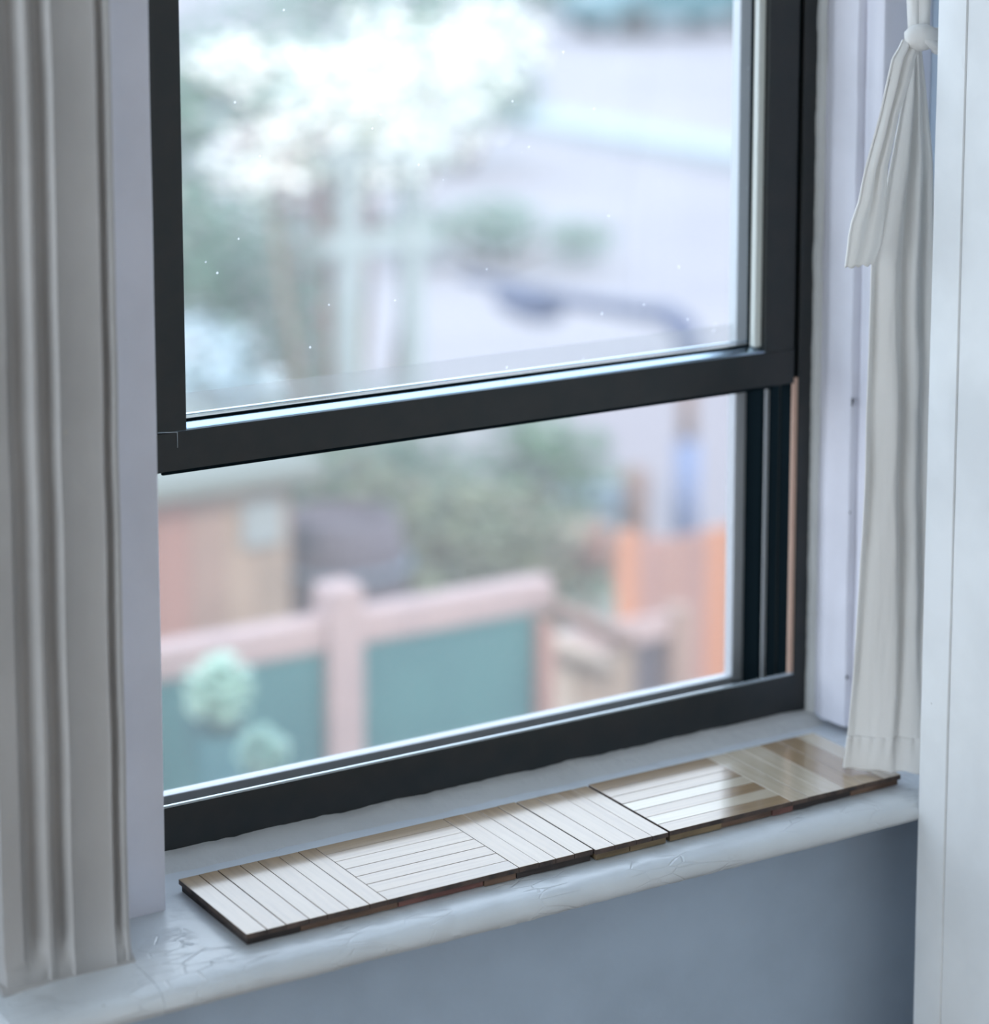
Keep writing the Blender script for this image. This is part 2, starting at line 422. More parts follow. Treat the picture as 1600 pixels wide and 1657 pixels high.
extrude('caulk_line', [(.7985, -.0012), (.7990, -.006), (.8045, -.010), (.8075, -.008), (.8075, .003), (.7985, .003)], -.056, 1.42, 320, 'z', M['caulk'], win, warp=cw)
for zz, yy, r in ((.331, -.071, .0022), (.326, -.0702, .0014), (.203, -.0705, .0013), (.240, -.0335, .0014), (.012, -.071, .002)):
    bm = bmesh.new(); bmesh.ops.create_icosphere(bm, subdivisions=1, radius=r)
    for v in bm.verts: v.co = Vector((.8010+v.co.x*.35, yy+v.co.y*.8, zz+v.co.z*1.6))
    me = bpy.data.meshes.new('nail_hole'); bm.to_mesh(me); bm.free()
    child_mesh(link('nail_hole', me, M['seal']), win)
boxes('head_jamb', [((-.125, -.104, 1.42), (.875, .0, 1.5))], M['stop'], win)

# ---------------------------------------------------------------- window_1: metal frame, sash, screen
fr = M['frame']
box('frame_sill', (-.0495, 0, -.056), (.7995, .0055, 0.0), fr, win, bev=.0012)
box('sill_lip', (-.0495, -.0003, -.0014), (.7800, .0035, .0012), M['lip'], win, bev=.0006)
box('sill_channel', (-.0495, .0055, -.056), (.7805, .095, -.044), M['seal'], win)
box('frame_jamb', (.7812, -.0005, -.0005), (.7995, .0055, 1.42), fr, win, bev=.001)
box('jamb_liner', (.7812, .0055, -.055), (.7995, .13, 1.42), M['seal'], win)
box('frame_jamb', (-.0495, -.0005, -.001), (-.0312, .13, 1.42), fr, win, bev=.001)
for s, x0 in ((1, .7812), (-1, -.0312)):
    # parallel runners standing off the jamb
    def rr(y0, y1, dep, m, nm):
        a, b = sorted((x0+(.0004*s), x0-dep*s)); box(nm, (a, y0, -.034), (b, y1, 1.41), m, win, bev=.0004, segs=1)
    rr(.0022, .0055, .0070, fr, 'track_runner') if s < 0 else None
    rr(.0295, .0303, .0040, fr, 'track_runner')
    rr(.0540, .0556, .0050, M['alu'], 'track_runner')
    rr(.0620, .0930, .0040, M['seal'], 'track_liner')
    rr(.0070, .0290, .0025, M['seal'], 'track_liner')
box('wood_strip', (.7748, .0012, .001), (.7808, .0046, .346), M['tan'], win)
# raised lower sash
sash = box('sash_stile', (.7330, .0001, .3800), (.7742, .030, 1.235), fr, win, bev=.0010)
box('sash_stile', (-.0300, .0001, .3800), (.0270, .030, 1.235), fr, win, bev=.0010)
extrude('sash_rail', [(.0, .3405), (.0, .3790), (.0015, .3805), (.0195, .3855), (.0195, .3858), (.030, .3858), (.030, .3435), (.0045, .3435), (.0030, .3405)][::-1], -.030, .7742, 40, 'x', fr, win, smooth=False)
box('rail_underlip', (.0, -.0006, .3378), (.745, .004, .3412), M['seal'], win, bev=.0008)
box('sash_rail', (-.030, 0, 1.19), (.7742, .030, 1.235), fr, win, bev=.001)
# glazing bevels that catch the daylight
extrude('glazing_ledge', [(.0006, .3795), (.0016, .3812), (.0030, .3819), (.0150, .3850), (.0160, .3840), (.0160, .3800)], .0150, .7335, 30, 'x', M['bevel'], win, smooth=False)
box('rubber_seal', (.0272, .0162, .3850), (.7332, .0188, .3872), M['seal'], win)
box('glazing_bead', (.0272, .0230, .3890), (.7332, .0290, .3905), M['bevel'], win, bev=.001)
box('glazing_bead', (.7238, .0080, .3850), (.7338, .0185, 1.19), M['bead'], win, bev=.0012)
box('rubber_seal', (.7215, .0165, .3850), (.7240, .0189, 1.19), M['seal'], win)
box('glazing_bead', (.0262, .0085, .3915), (.0300, .0125, 1.19), M['bead'], win, bev=.0008)
box('glass_pane', (.012, .0190, .3840), (.7450, .0225, 1.20), M['glass'], win)
# insect screen in its pale frame
for nm, a, b in (('screen_frame', (.7640, .0955, -.036), (.7815, .1105, 1.41)), ('screen_frame', (-.0312, .0955, -.036), (-.0150, .1105, 1.41)),
                 ('screen_frame', (-.015, .0955, -.056), (.7640, .1105, -.0285)), ('screen_frame', (-.015, .0955, 1.39), (.7640, .1105, 1.41))):
    box(nm, a, b, M['alu'], win, bev=.001)
raw_s = raw('insect_screen', [(-.015, .103, -.030), (.7640, .103, -.030), (.7640, .103, .392), (-.015, .103, .392)], [(0, 1, 2, 3)], M['screen'])
child_mesh(raw_s, win)
# parting seam and small screw in the left corner of the sash
tube('corner_cut', [(-.004, -.0004, .3815), (.0165, -.0004, .3795), (.0165, -.0004, .364)], .0006, M['lip'], win, seg=5)

# ---------------------------------------------------------------- parquet boards
def strip(x0, x1, y0, y1, along, tone, parent, z1=-.0450):
    g = .00030
    h = random.uniform(-.00025, .00015)
    bm = bmesh.new(); bm_box(bm, (x0+g, y0+g, -.0502), (x1-g, y1-g, z1+h))
    bmesh.ops.recalc_face_normals(bm, faces=bm.faces[:])
    top = [f for f in bm.faces if f.normal.z > .9][0]
    bmesh.ops.bevel(bm, geom=list(top.edges), offset=.00025, segments=1, affect='EDGES')
    for f in bm.faces: f.material_index = 0 if f.normal.z > .5 else 1
    # wear: tiny tilt
    tl = random.uniform(-.0012, .0012)
    for v in bm.verts:
        if v.co.z > -.049: v.co.z += tl*((v.co.x-(x0+x1)/2) if along == 'y' else (v.co.y-(y0+y1)/2))*8*.1
    me = bpy.data.meshes.new('strip'); bm.to_mesh(me); bm.free()
    me.materials.append((M['wx'] if along == 'x' else M['wy'])[tone]); me.materials.append(M['edge'])
    o = bpy.data.objects.new('strip', me); C.objects.link(o); child_mesh(o, parent)
    return o
def cross_block(x0, x1, n, y0, y1, parent, pal):
    w = [random.uniform(.82, 1.18) for _ in range(n)]; s = sum(w); x = x0
    for i in range(n):
        xn = x+(x1-x0)*w[i]/s; strip(x, xn, y0, y1, 'y', random.choice(pal), parent); x = xn
def long_block(x0, x1, n, y0, y1, parent, pal):
    for i in range(n):
        strip(x0, x1, y0+(y1-y0)*i/n, y0+(y1-y0)*(i+1)/n, 'x', random.choice(pal), parent)
def backing(x0, x1, y0, y1, cuts, parent, seq):
    xs = [x0]+cuts+[x1]
    for i in range(len(xs)-1):
        d = random.uniform(.0005, .0035)
        a = (xs[i]+.0006, y0+d, -.0572); b = (xs[i+1]-.0006, y1-.001, -.0503)
        bm = bmesh.new(); bm_box(bm, a, b); bmesh.ops.recalc_face_normals(bm, faces=bm.faces[:])
        bmesh.ops.subdivide_edges(bm, edges=[e for e in bm.edges if abs(e.verts[0].co.x-e.verts[1].co.x) > .01], cuts=12)
        for v in bm.verts: v.co += Vector((0, noise.noise(v.co*90)*.0008, 0))
        for v in bm.verts: v.co.z = max(v.co.z, -.0572)
        me = bpy.data.meshes.new('batten'); bm.to_mesh(me); bm.free()
        me.materials.append(M['ply'][seq[i % len(seq)]])
        o = bpy.data.objects.new('batten', me); C.objects.link(o); child_mesh(o, parent)
b1 = empty('parquet_board', (.168, -.145, -.0575))
tag(b1, 'long varnished parquet board at the left end of the sill, beside the fluted casing', 'parquet board', 'loose parquet boards on the sill')
cross_block(-.023, .126, 7, -.2195, -.0705, b1, [0, 1, 0, 2])
long_block(.126, .2735, 7, -.2195, -.0705, b1, [0, 1, 2])
cross_block(.2735, .3605, 4, -.2195, -.0710, b1, [1, 0, 3])
backing(-.021, .3595, -.2180, -.072, [.035, .14, .235, .272], b1, [1, 0, 3, 0, 1])
b2 = empty('parquet_board', (.406, -.145, -.0575))
tag(b2, 'narrow parquet board of crosswise strips between the two long boards', 'parquet board', 'loose parquet boards on the sill')
cross_block(.3618, .4505, 4, -.2220, -.0715, b2, [1, 3, 1, 0])
backing(.3640, .4495, -.2200, -.073, [.405], b2, [2, 2])
b3 = empty('parquet_board', (.602, -.145, -.0575))
tag(b3, 'long parquet board at the right end of the sill, running under the curtain hem', 'parquet board', 'loose parquet boards on the sill')
long_block(.4530, .6085, 7, -.2205, -.0700, b3, [1, 0, 3])
cross_block(.6085, .7560, 6, -.2205, -.0690, b3, [3, 3, 3, 1])
backing(.4545, .7550, -.2190, -.070, [.520, .585, .612, .690], b3, [2, 0, 3, 1, 0])

# ---------------------------------------------------------------- curtain
def lerp_tab(tab, z):
    """tab: list of (z, values...) with falling z"""
    if z >= tab[0][0]: return tab[0][1:]
    for a, b in zip(tab, tab[1:]):
        if a[0] >= z >= b[0]:
            k = (a[0]-z)/(a[0]-b[0]); return tuple(p+(q-p)*k for p, q in zip(a[1:], b[1:]))
    return tab[-1][1:]
cur = empty('curtain', (.76, -.2, 1.30))
tag(cur, 'white cotton curtain knotted on itself, hanging beside the window with its hem on the sill', 'curtain')
def sheet(name, tab, nz, nu, folds, parent, thick=.0012, seed=0):
    """tab rows: z, xl, yl, xr, yr, fold amplitude"""
    vs, fs = [], []
    z0, z1 = tab[0][0], tab[-1][0]
    for i in range(nz+1):
        z = z0+(z1-z0)*i/nz
        xl, yl, xr, yr, am = lerp_tab(tab, z)
        for j in range(nu+1):
            u = j/nu
            f = folds(u, z)
            f += noise.noise(Vector((u*7+seed, z*9, 1)))*.35 + noise.noise(Vector((u*22+seed, z*22, 4)))*.08
            x = xl+(xr-xl)*u; y = yl+(yr-yl)*u - am*f*.62
            zz = z
            if i == nz: zz += .0012*math.sin(u*23)
            vs.append((x, y, zz))
    for i in range(nz):
        for j in range(nu):
            a = i*(nu+1)+j; fs.append((a, a+1, a+nu+2, a+nu+1))
    o = raw(name, vs, fs, M['cloth'], None, True); child_mesh(o, parent)
    md = o.modifiers.new('thickness', 'SOLIDIFY'); md.thickness = thick; md.offset = 0
    return o
def ridge(u, c, w): return math.exp(-((u-c)/w)**2)
def main_folds(u, z):
    k = min(1, max(0, (.55-z)/.5))
    return 1.0*ridge(u, .30+.13*k, .10+.04*k) + .9*ridge(u, .62+.1*k, .10) - .7*ridge(u, .12, .07) - .8*ridge(u, .50+.06*k, .07) + .6*ridge(u, .90, .08) - .3*ridge(u, .78, .06)
dt = [(.746, .764, -.202, .778, -.202, .003), (.738, .764, -.198, .778, -.198, .003), (.69, .758, -.198, .786, -.198, .006), (.614, .741, -.199, .795, -.201, .010), (.55, .727, -.199, .797, -.203, .012),
      (.51, .717, -.200, .798, -.205, .013), (.386, .716, -.200, .799, -.208, .014), (.22, .7125, -.200, .799, -.212, .014), (.08, .7120, -.192, .796, -.226, .013),
      (.0, .7100, -.186, .792, -.238, .010), (-.0405, .7080, -.181, .788, -.250, .004)]
sheet('drape', dt, 110, 64, main_folds, cur)
# a second, inner layer that peeps out beside the first near the bottom
lt = [(.27, .720, -.188, .75, -.190, .003), (.18, .706, -.186, .75, -.188, .004), (.10, .703, -.184, .75, -.186, .004), (.03, .7065, -.182, .75, -.184, .003), (-.0395, .7085, -.176, .75, -.182, .002)]
# hem band: a doubled fold of cloth with stitch puckers
def hem_folds(u, z): return main_folds(u, -.02)*.9 + .25*math.sin(u*60)*max(0, (z+.03)/.03)
ht = [(-.004, .7093, -.1862, .792, -.2400, .0098), (-.0412, .7076, -.1825, .788, -.2515, .0045)]
sheet('hem', ht, 14, 90, hem_folds, cur, thick=.0022, seed=0)
# short free tail in front of the drape
def tail_folds(u, z): return .9*ridge(u, .28, .12)-.7*ridge(u, .50, .09)+.7*ridge(u, .72, .12)-.4*ridge(u, .08, .05)
tt = [(.746, .738, -.216, .762, -.216, .004), (.738, .7300, -.2200, .758, -.2200, .006), (.728, .7195, -.2225, .750, -.2225, .008), (.70, .7115, -.2235, .741, -.2235, .009), (.669, .7035, -.2245, .7265, -.2245, .008),
      (.651, .6975, -.225, .7225, -.225, .008), (.618, .6868, -.225, .7140, -.225, .007), (.583, .678, -.225, .7125, -.225, .006), (.563, .6690, -.225, .7110, -.225, .005),
      (.549, .6655, -.225, .7095, -.225, .004), (.535, .664, -.225, .7070, -.225, .003), (.5165, .6612, -.225, .6985, -.225, .002)]
sheet('tail', tt, 70, 30, tail_folds, cur, thick=.0022, seed=3)
# gathered cloth above the knot
for k, (xt, yt, xb, yb, r0) in enumerate(((.7530, -.203, .762, -.206, .0125), (.7665, -.211, .7675, -.211, .0150), (.7715, -.198, .770, -.200, .012))):
    pth = [(xb+(xt-xb)*min(1, i/3)**.9 + .0015*math.sin(i+k), yb+(yt-yb)*i/14, .741+.56*i/14) for i in range(15)]
    rad = [r0*(.55+.08*i) if i < 8 else r0*1.2 for i in range(15)]
    tube('gathered_top', pth, rad, M['cloth'], cur, seg=14, flat=.75)
# knot: a plump band slung across the bundle and a loop that leads off to the right
kn = []
for i in range(15):
    t = i/14
    kn.append((.7425+.055*t, -.214-.010*math.sin(PI*min(1, t*1.4)), .7470+.007*math.sin(PI*t*.9)-.014*t))
tube('knot', kn, [.0055, .0098, .0118, .0126, .0126, .0122, .0110, .0102, .0094, .0088, .0082, .0078, .0075, .0072, .007], M['cloth'], cur, seg=16, flat=1.12)
kn2 = [(.7500, -.222, .752), (.757, -.230, .7460), (.766, -.231, .7410), (.775, -.228, .7370), (.785, -.213, .7330), (.797, -.205, .733)]
tube('knot', kn2, [.004, .0070, .0078, .0072, .006, .005], M['cloth'], cur, seg=12, flat=.7)
kn3 = [(.770, -.200, .737), (.776, -.203, .745), (.785, -.203, .750), (.797, -.202, .751), (.81, -.200, .750)]
tube('knot', kn3, [.006, .0085, .0085, .0078, .007], M['cloth'], cur, seg=12, flat=.5)
rod = tube('curtain_rod', [(-.3, -.2, 1.315), (.95, -.2, 1.315)], .008, M['seal'], None, seg=12)
tag(rod, 'dark round rod that the knotted white curtain hangs from', 'curtain rod')

# ---------------------------------------------------------------- outdoors
GZ = -3.6
def ext(name, c, c2=None, **k): return mat(name, c, c2, rough=k.pop('rough', .8), **k)
M['asphalt'] = ext('pale_asphalt', (.200, .178, .195), (.235, .208, .215), scale=.5)
M['kerb'] = ext('kerb_concrete', (.27, .30, .32))
M['soil'] = ext('garden_soil', (.13, .15, .11), (.20, .19, .17), scale=1.2)
M['teal'] = ext('teal_panel', (.020, .112, .120), (.032, .14, .142), scale=3, rough=.6)
M['pinkwood'] = ext('pink_grey_wood', (.32, .24, .235), (.38, .28, .265), scale=6)
M['orange'] = [ext('orange_cedar', c, tuple(x*.8 for x in c), scale=5, stretch=(4, 4, .4)) for c in ((.52, .23, .13), (.36, .20, .17), (.34, .19, .155), (.46, .20, .11), (.35, .195, .165))]
M['brown'] = ext('brown_post', (.20, .12, .09))
M['lamp'] = ext('blue_grey_lamp', (.045, .055, .12), rough=.5)
M['sky_blue'] = ext('pale_blue_post', (.16, .22, .38))
M['bin'] = ext('blue_grey_box', (.13, .18, .23))
M['beige'] = [ext('beige_shed_board', c, tuple(x*.85 for x in c), scale=4) for c in ((.30, .20, .16), (.34, .25, .19), (.29, .22, .17), (.42, .35, .29))]
M['red'] = ext('rust_red_board', (.30, .16, .13))
M['shed_roof'] = ext('shed_roof', (.15, .17, .15))
M['purple'] = ext('dark_plum_barrel', (.085, .07, .085))
M['pale'] = ext('pale_arch_paint', (.26, .29, .29))
M['stem'] = ext('bark', (.16, .12, .09))
M['car'] = ext('teal_car_paint', (.05, .13, .15), rough=.4)
M['carglass'] = ext('car_glass', (.06, .10, .13), rough=.2)
M['tyre'] = ext('tyre', (.03, .03, .03))
def leaf(name, cols, transl=.35):
    m, n, b = newmat(name); out = n.nodes['Material Output']
    gi = N(n, 'ShaderNodeNewGeometry'); r = N(n, 'ShaderNodeValToRGB')
    r.color_ramp.interpolation = 'CONSTANT'
    while len(r.color_ramp.elements) < len(cols): r.color_ramp.elements.new(.5)
    for i, c in enumerate(cols): r.color_ramp.elements[i].position = i/len(cols); r.color_ramp.elements[i].color = (*c, 1)
    n.links.new(gi.outputs['Random Per Island'], r.inputs[0]); n.links.new(r.outputs[0], b.inputs['Base Color'])
    b.inputs['Roughness'].default_value = .55
    t = N(n, 'ShaderNodeBsdfTranslucent'); n.links.new(r.outputs[0], t.inputs[0])
    mx = N(n, 'ShaderNodeMixShader'); mx.inputs[0].default_value = transl
    n.links.new(b.outputs[0], mx.inputs[1]); n.links.new(t.outputs[0], mx.inputs[2]); n.links.new(mx.outputs[0], out.inputs[0])
    return m
L = {
 'green': leaf('green_leaves', [(.11, .22, .13), (.16, .28, .17), (.21, .31, .20), (.09, .17, .11)]),
 'grey': leaf('grey_green_leaves', [(.16, .26, .19), (.22, .32, .25), (.11, .20, .14), (.34, .35, .31)]),
 'olive': leaf('olive_leaves', [(.16, .20, .10), (.23, .26, .16), (.26, .24, .18)]),
 'pink': leaf('dusky_pink_leaves', [(.36, .24, .24), (.42, .30, .30), (.30, .26, .24)]),
 'white': leaf('white_blossom', [(.92, .90, .86), (.85, .85, .82), (.9, .80, .72), (.35, .42, .34)], .3),
 'frost': leaf('pale_blue_blossom', [(.62, .72, .78), (.45, .55, .60), (.75, .80, .84), (.22, .30, .30)]),
 'mint': leaf('mint_leaves', [(.45, .65, .55), (.55, .72, .62), (.34, .52, .44)]),
 'rust': leaf('rust_leaves', [(.38, .17, .12), (.30, .18, .14), (.42, .24, .18)]),
}
struct(raw('ground', [(-60, .135, GZ), (120, .135, GZ), (120, 160, GZ), (-60, 160, GZ)], [(0, 1, 2, 3)], M['asphalt']))
bedm = M['soil']
bed = box('trim_1', (1.0, 5.3, GZ), (7.9, 16.0, GZ+.06), bedm); struct(bed)
struct(box('wall_outer_base', (-4, -.10, GZ), (3, .13, ZF-.1), M['beige'][2]))
# kerb across the road
kb = [(10.5, 33.0), (18.4, 29.2), (17.9, 23.4), (17.0, 18)]
struct(raw('trim_2', [(14.5, 31.5, GZ), (18.6, 29.6, GZ), (18.9, 22.2, GZ), (19.9, 22.4, GZ), (19.6, 30.6, GZ), (15, 33, GZ)] +
           [(14.5, 31.5, GZ+.16), (18.6, 29.6, GZ+.16), (18.9, 22.2, GZ+.16), (19.9, 22.4, GZ+.16), (19.6, 30.6, GZ+.16), (15, 33, GZ+.16)],
           [(6, 7, 10, 11), (7, 8, 9, 10), (0, 1, 7, 6), (1, 2, 8, 7), (2, 3, 9, 8), (3, 4, 10, 9), (4, 5, 11, 10), (5, 0, 6, 11)], M['kerb']))

def leaves(name, blobs, n, size, m, parent, seed=1):
    rnd = random.Random(seed); vs, fs = [], []
    tot = sum(r[0]*r[1] for _, r in blobs)
    for c, r in blobs:
        k = int(n*r[0]*r[1]/tot)
        for _ in range(k):
            d = Vector((rnd.gauss(0, 1), rnd.gauss(0, 1), rnd.gauss(0, 1))).normalized()*(rnd.random()**.45)
            p = Vector(c)+Vector((d.x*r[0], d.y*r[0], d.z*r[1]))
            q = Matrix.Rotation(rnd.uniform(0, 2*PI), 3, 'Z') @ Matrix.Rotation(rnd.uniform(-1.1, 1.1), 3, 'X')
            s = size*rnd.uniform(.6, 1.3)
            i = len(vs)
            for a, b in ((-.5, 0), (0, -.28), (.5, 0), (0, .28)): vs.append(p+q @ Vector((a*s, b*s, 0)))
            fs.append((i, i+1, i+2, i+3))
    o = raw(name, vs, fs, m); child_mesh(o, parent); o['kind'] = 'stuff'
    return o
def bush(name, x, y, blobs, n, size, m, label, cat, group, seed, zb=GZ):
    e = empty(name, (x, y, zb+(.06 if 1 < x < 12 and 5.3 < y < 21 else 0)))
    zb = e.location.z
    tag(e, label, cat, group)
    bl = [((x+a, y+b, z), (r, rz)) for a, b, z, r, rz in blobs]
    leaves('foliage', bl, n, size, L[m], e, seed)
    for k, (c, r) in enumerate(bl[:4]):
        tube('stem', [(x+(c[0]-x)*.1, y+(c[1]-y)*.1, zb), (x+(c[0]-x)*.5, y+(c[1]-y)*.5, zb+(c[2]-zb)*.5), c], [.045, .03, .012], M['stem'], e, seg=6)
    return e
G1 = 'garden shrubs'
bush('blossom_tree', 5.10, 9.2, [(-.1, 0, -.45, .42, .30), (.35, .2, -.35, .42, .32), (.75, .3, -.55, .40, .33), (-.45, -.1, -.75, .30, .22), (.2, -.1, -.72, .40, .25), (1.1, .4, -.28, .35, .25), (-.6, 0, -.25, .2, .15)],
     2300, .085, 'white', 'small tree covered in overexposed white blossom, beyond the upper pane', 'tree', None, 11)
bush('leafy_tree', 6.3, 12.0, [(-.3, 0, -.6, .6, .45), (-.9, 0, -.9, .5, .5), (.3, .2, -1.0, .55, .5), (-.6, 0, -1.6, .6, .5), (1.2, .4, -.4, .5, .4)], 3000, .12, 'grey',
     'grey-green leafy tree standing behind the white blossom', 'tree', None, 12)
bush('flowering_bush', 4.25, 9.0, [(0, 0, -1.62, .28, .18), (-.35, 0, -1.85, .25, .18), (.2, .2, -1.9, .3, .2), (-.1, 0, -2.3, .4, .4)], 1500, .08, 'frost',
     'bush with pale blue-white flowers at the lower left of the raised pane', 'bush', None, 13)
bush('grey_shrub', 4.9, 9.9, [(0, 0, -1.45, .45, .42), (-.4, 0, -1.3, .4, .4), (.3, .2, -1.9, .4, .4), (-.2, .1, -2.3, .5, .5)], 2200, .10, 'grey', 'grey-green shrub right behind the pale blue flowers', 'shrub', G1, 14)
bush('pink_shrub', 5.6, 10.6, [(-.1, 0, -.95, .35, .28), (.2, 0, -1.35, .3, .25), (0, 0, -1.7, .3, .3)], 1100, .10, 'pink', 'dusky pink shrub below the white blossom', 'shrub', G1, 15)
bush('green_shrub', 5.85, 8.6, [(0, 0, -2.25, .30, .25), (.3, .1, -2.35, .28, .22), (-.3, 0, -2.5, .35, .3), (.1, 0, -2.8, .4, .35)], 1700, .09, 'green', 'mid-green shrub under the middle of the sash rail, left of the blue-grey box', 'shrub', G1, 16)
bush('olive_shrub', 4.75, 7.6, [(0, 0, -2.25, .42, .30), (.4, 0, -2.35, .35, .28), (-.4, 0, -2.1, .3, .3), (.2, 0, -2.7, .5, .4)], 1900, .09, 'olive', 'olive shrub behind the pink railing, to the right of its post', 'shrub', G1, 17)
bush('soft_green_shrub', 4.2, 8.0, [(0, 0, -1.95, .42, .25), (-.6, 0, -1.85, .4, .25), (.6, .1, -2.05, .4, .25)], 1700, .09, 'grey', 'pale grey-green shrub just under the sash rail at the left', 'shrub', G1, 18)
bush('low_shrub', 12.6, 20.0, [(0, 0, -3.2, .55, .28), (-.7, .3, -3.25, .45, .25), (.6, -.6, -3.3, .4, .2)], 1200, .12, 'grey', 'low green shrub at the road edge above the lamp arm', 'shrub', G1, 19)
bush('far_shrub', 15.8, 26, [(0, 0, -2.4, .8, .6), (-1.3, .4, -2.2, .8, .7), (.7, 0, -2.7, .5, .5)], 1400, .16, 'grey', 'large green shrub across the road, right of the white blossom', 'shrub', G1, 20)
bush('rust_shrub', 5.55, 7.6, [(0, 0, -2.42, .20, .13), (-.25, 0, -2.5, .18, .12)], 500, .07, 'rust', 'small rust-red shrub left of the blue-grey box', 'shrub', G1, 21)
bush('mint_shrub', 2.10, 4.3-.62, [(-.03, 0, -1.47, .085, .09), (.10, 0, -1.66, .075, .06), (-.10, 0, -1.75, .07, .06)], 700, .035, 'mint', 'round pale mint shrub in front of the left teal panel', 'shrub', G1, 22, zb=-2.3) if False else None

# deck with pink railing and teal panels
dk = empty('deck_railing', (2.3, 3.5, -2.3)); tag(dk, 'pinkish wooden deck railing with teal infill panels, outside the lower opening', 'railing')
box('top_rail', (.9, 3.48, -1.165), (2.70, 3.56, -1.08), M['pinkwood'], dk, bev=.01)
box('teal_panel', (.92, 3.49, -2.28), (2.00, 3.52, -1.167), M['teal'], dk)
box('teal_panel', (2.12, 3.49, -2.28), (2.635, 3.52, -1.167), M['teal'], dk)
box('post', (2.005, 3.46, -2.3), (2.105, 3.56, -1.0), M['pinkwood'], dk, bev=.008)
box('post', (2.64, 3.46, -2.3), (2.69, 3.54, -1.19), M['orange'][2], dk, bev=.008)
box('post', (.90, 3.44, -2.3), (1.0, 3.56, -1.0), M['pinkwood'], dk, bev=.008)
boxes('side_rail', [((2.66, 3.10, -1.165), (2.70, 3.45, -1.13))], M['brown'], dk)
dks = struct(box('trim_3', (.6, 2.2, -2.42), (5.6, 5.25, -2.30), M['beige'][2]))
for i in range(14): struct_b = box('deck_board', (.6+i*.357, 2.2, -2.30), (.6+i*.357+.35, 5.25, -2.275), M['beige'][i % 3], dks)
for px_, py_ in ((.8, 2.4), (5.4, 2.4), (.8, 5.0), (5.4, 5.0)): box('deck_leg', (px_-.06, py_-.06, GZ), (px_+.06, py_+.06, -2.42), M['brown'], dks)
def potted(x, y, z, r, m, label, seed):
    e = empty('potted_bush', (x, y, -2.275)); tag(e, label, 'plant', 'potted plants on the deck')
    zt = z-r*1.3
    vs, fs = [], []; seg = 14
    for k, (rr_, zz) in enumerate(((r*.5, -2.275), (r*.75, zt), (r*.68, zt), (r*.6, zt-.03))):
        for j in range(seg): vs.append((x+rr_*math.cos(2*PI*j/seg), y+rr_*math.sin(2*PI*j/seg), zz))
    for k in range(3):
        for j in range(seg): fs.append((k*seg+j, k*seg+(j+1) % seg, (k+1)*seg+(j+1) % seg, (k+1)*seg+j))
    fs.append(tuple(range(3*seg, 4*seg)))
    child_mesh(raw('pot', vs, fs, M['teal'], None, True), e)
    leaves('foliage', [((x, y, z), (r, r*1.15))], 420, .045, L[m], e, seed)
potted(1.612, 3.29, -1.140, .078, 'mint', 'round pale mint bush in a pot in front of the left teal panel', 31)
potted(1.583, 3.00, -1.200, .052, 'mint', 'smaller mint bush in a pot, nearest the pink post', 32)

# orange board fence on the deck
fe = empty('board_fence', (4.3, 5.05, -2.275)); tag(fe, 'orange cedar board fence at the right of the lower opening', 'fence')
x = 3.965
for i in range(12):
    w_ = .085 if i == 0 else .098
    box('board', (x, 5.03, -2.275), (x+w_-.006, 5.055, -1.555-(.0 if i else -.03)+random.uniform(-.015, .015)), M['orange'][[0, 1, 2, 1, 3, 4, 0, 1, 2, 3, 1, 0][i]], fe, bev=.003)
    x += w_
box('fence_rail', (3.965, 5.056, -1.72), (5.1, 5.09, -1.66), M['orange'][2], fe)
box('fence_rail', (3.965, 5.056, -2.18), (5.1, 5.09, -2.12), M['orange'][2], fe)
# low gate between railing and fence
ga = empty('deck_gate', (3.4, 4.4, -2.275)); tag(ga, 'weathered tan board gate between the teal railing and the orange fence', 'gate')
x = 3.03
for i in range(6):
    box('board', (x, 4.38, -2.26), (x+.105, 4.40, -1.60), [M['beige'][1], M['beige'][3], M['beige'][3], M['beige'][2], M['beige'][2], M['purple']][i], ga, bev=.003); x += .112
box('gate_rail', (3.02, 4.345, -1.655), (3.70, 4.379, -1.575), M['pinkwood'], ga, bev=.005)
box('gate_post', (3.695, 4.33, -2.275), (3.775, 4.41, -1.56), M['beige'][0], ga, bev=.005)
tube('brace', [(3.02, 4.34, -1.47), (3.45, 4.335, -1.70)], .03, M['beige'][3], ga, seg=8)
# shed
sh = empty('garden_shed', (2.4, 6.2, GZ)); tag(sh, 'beige board shed behind the left end of the pink railing', 'shed')
x = 1.5
for i in range(12):
    m_ = M['red'] if i in (7, 8) else M['beige'][i % 3]
    box('board', (x, 5.70, GZ+.06), (x+.124, 5.73, -1.34), m_, sh); x += .128
box('wall', (1.5, 5.731, GZ+.06), (3.03, 7.0, -1.36), M['beige'][2], sh)
box('window_panel', (2.84, 5.675, -1.56), (2.99, 5.699, -1.40), M['pale'], sh, bev=.005)
box('roof', (1.40, 5.60, -1.335), (3.12, 7.1, -1.27), M['shed_roof'], sh, bev=.01)
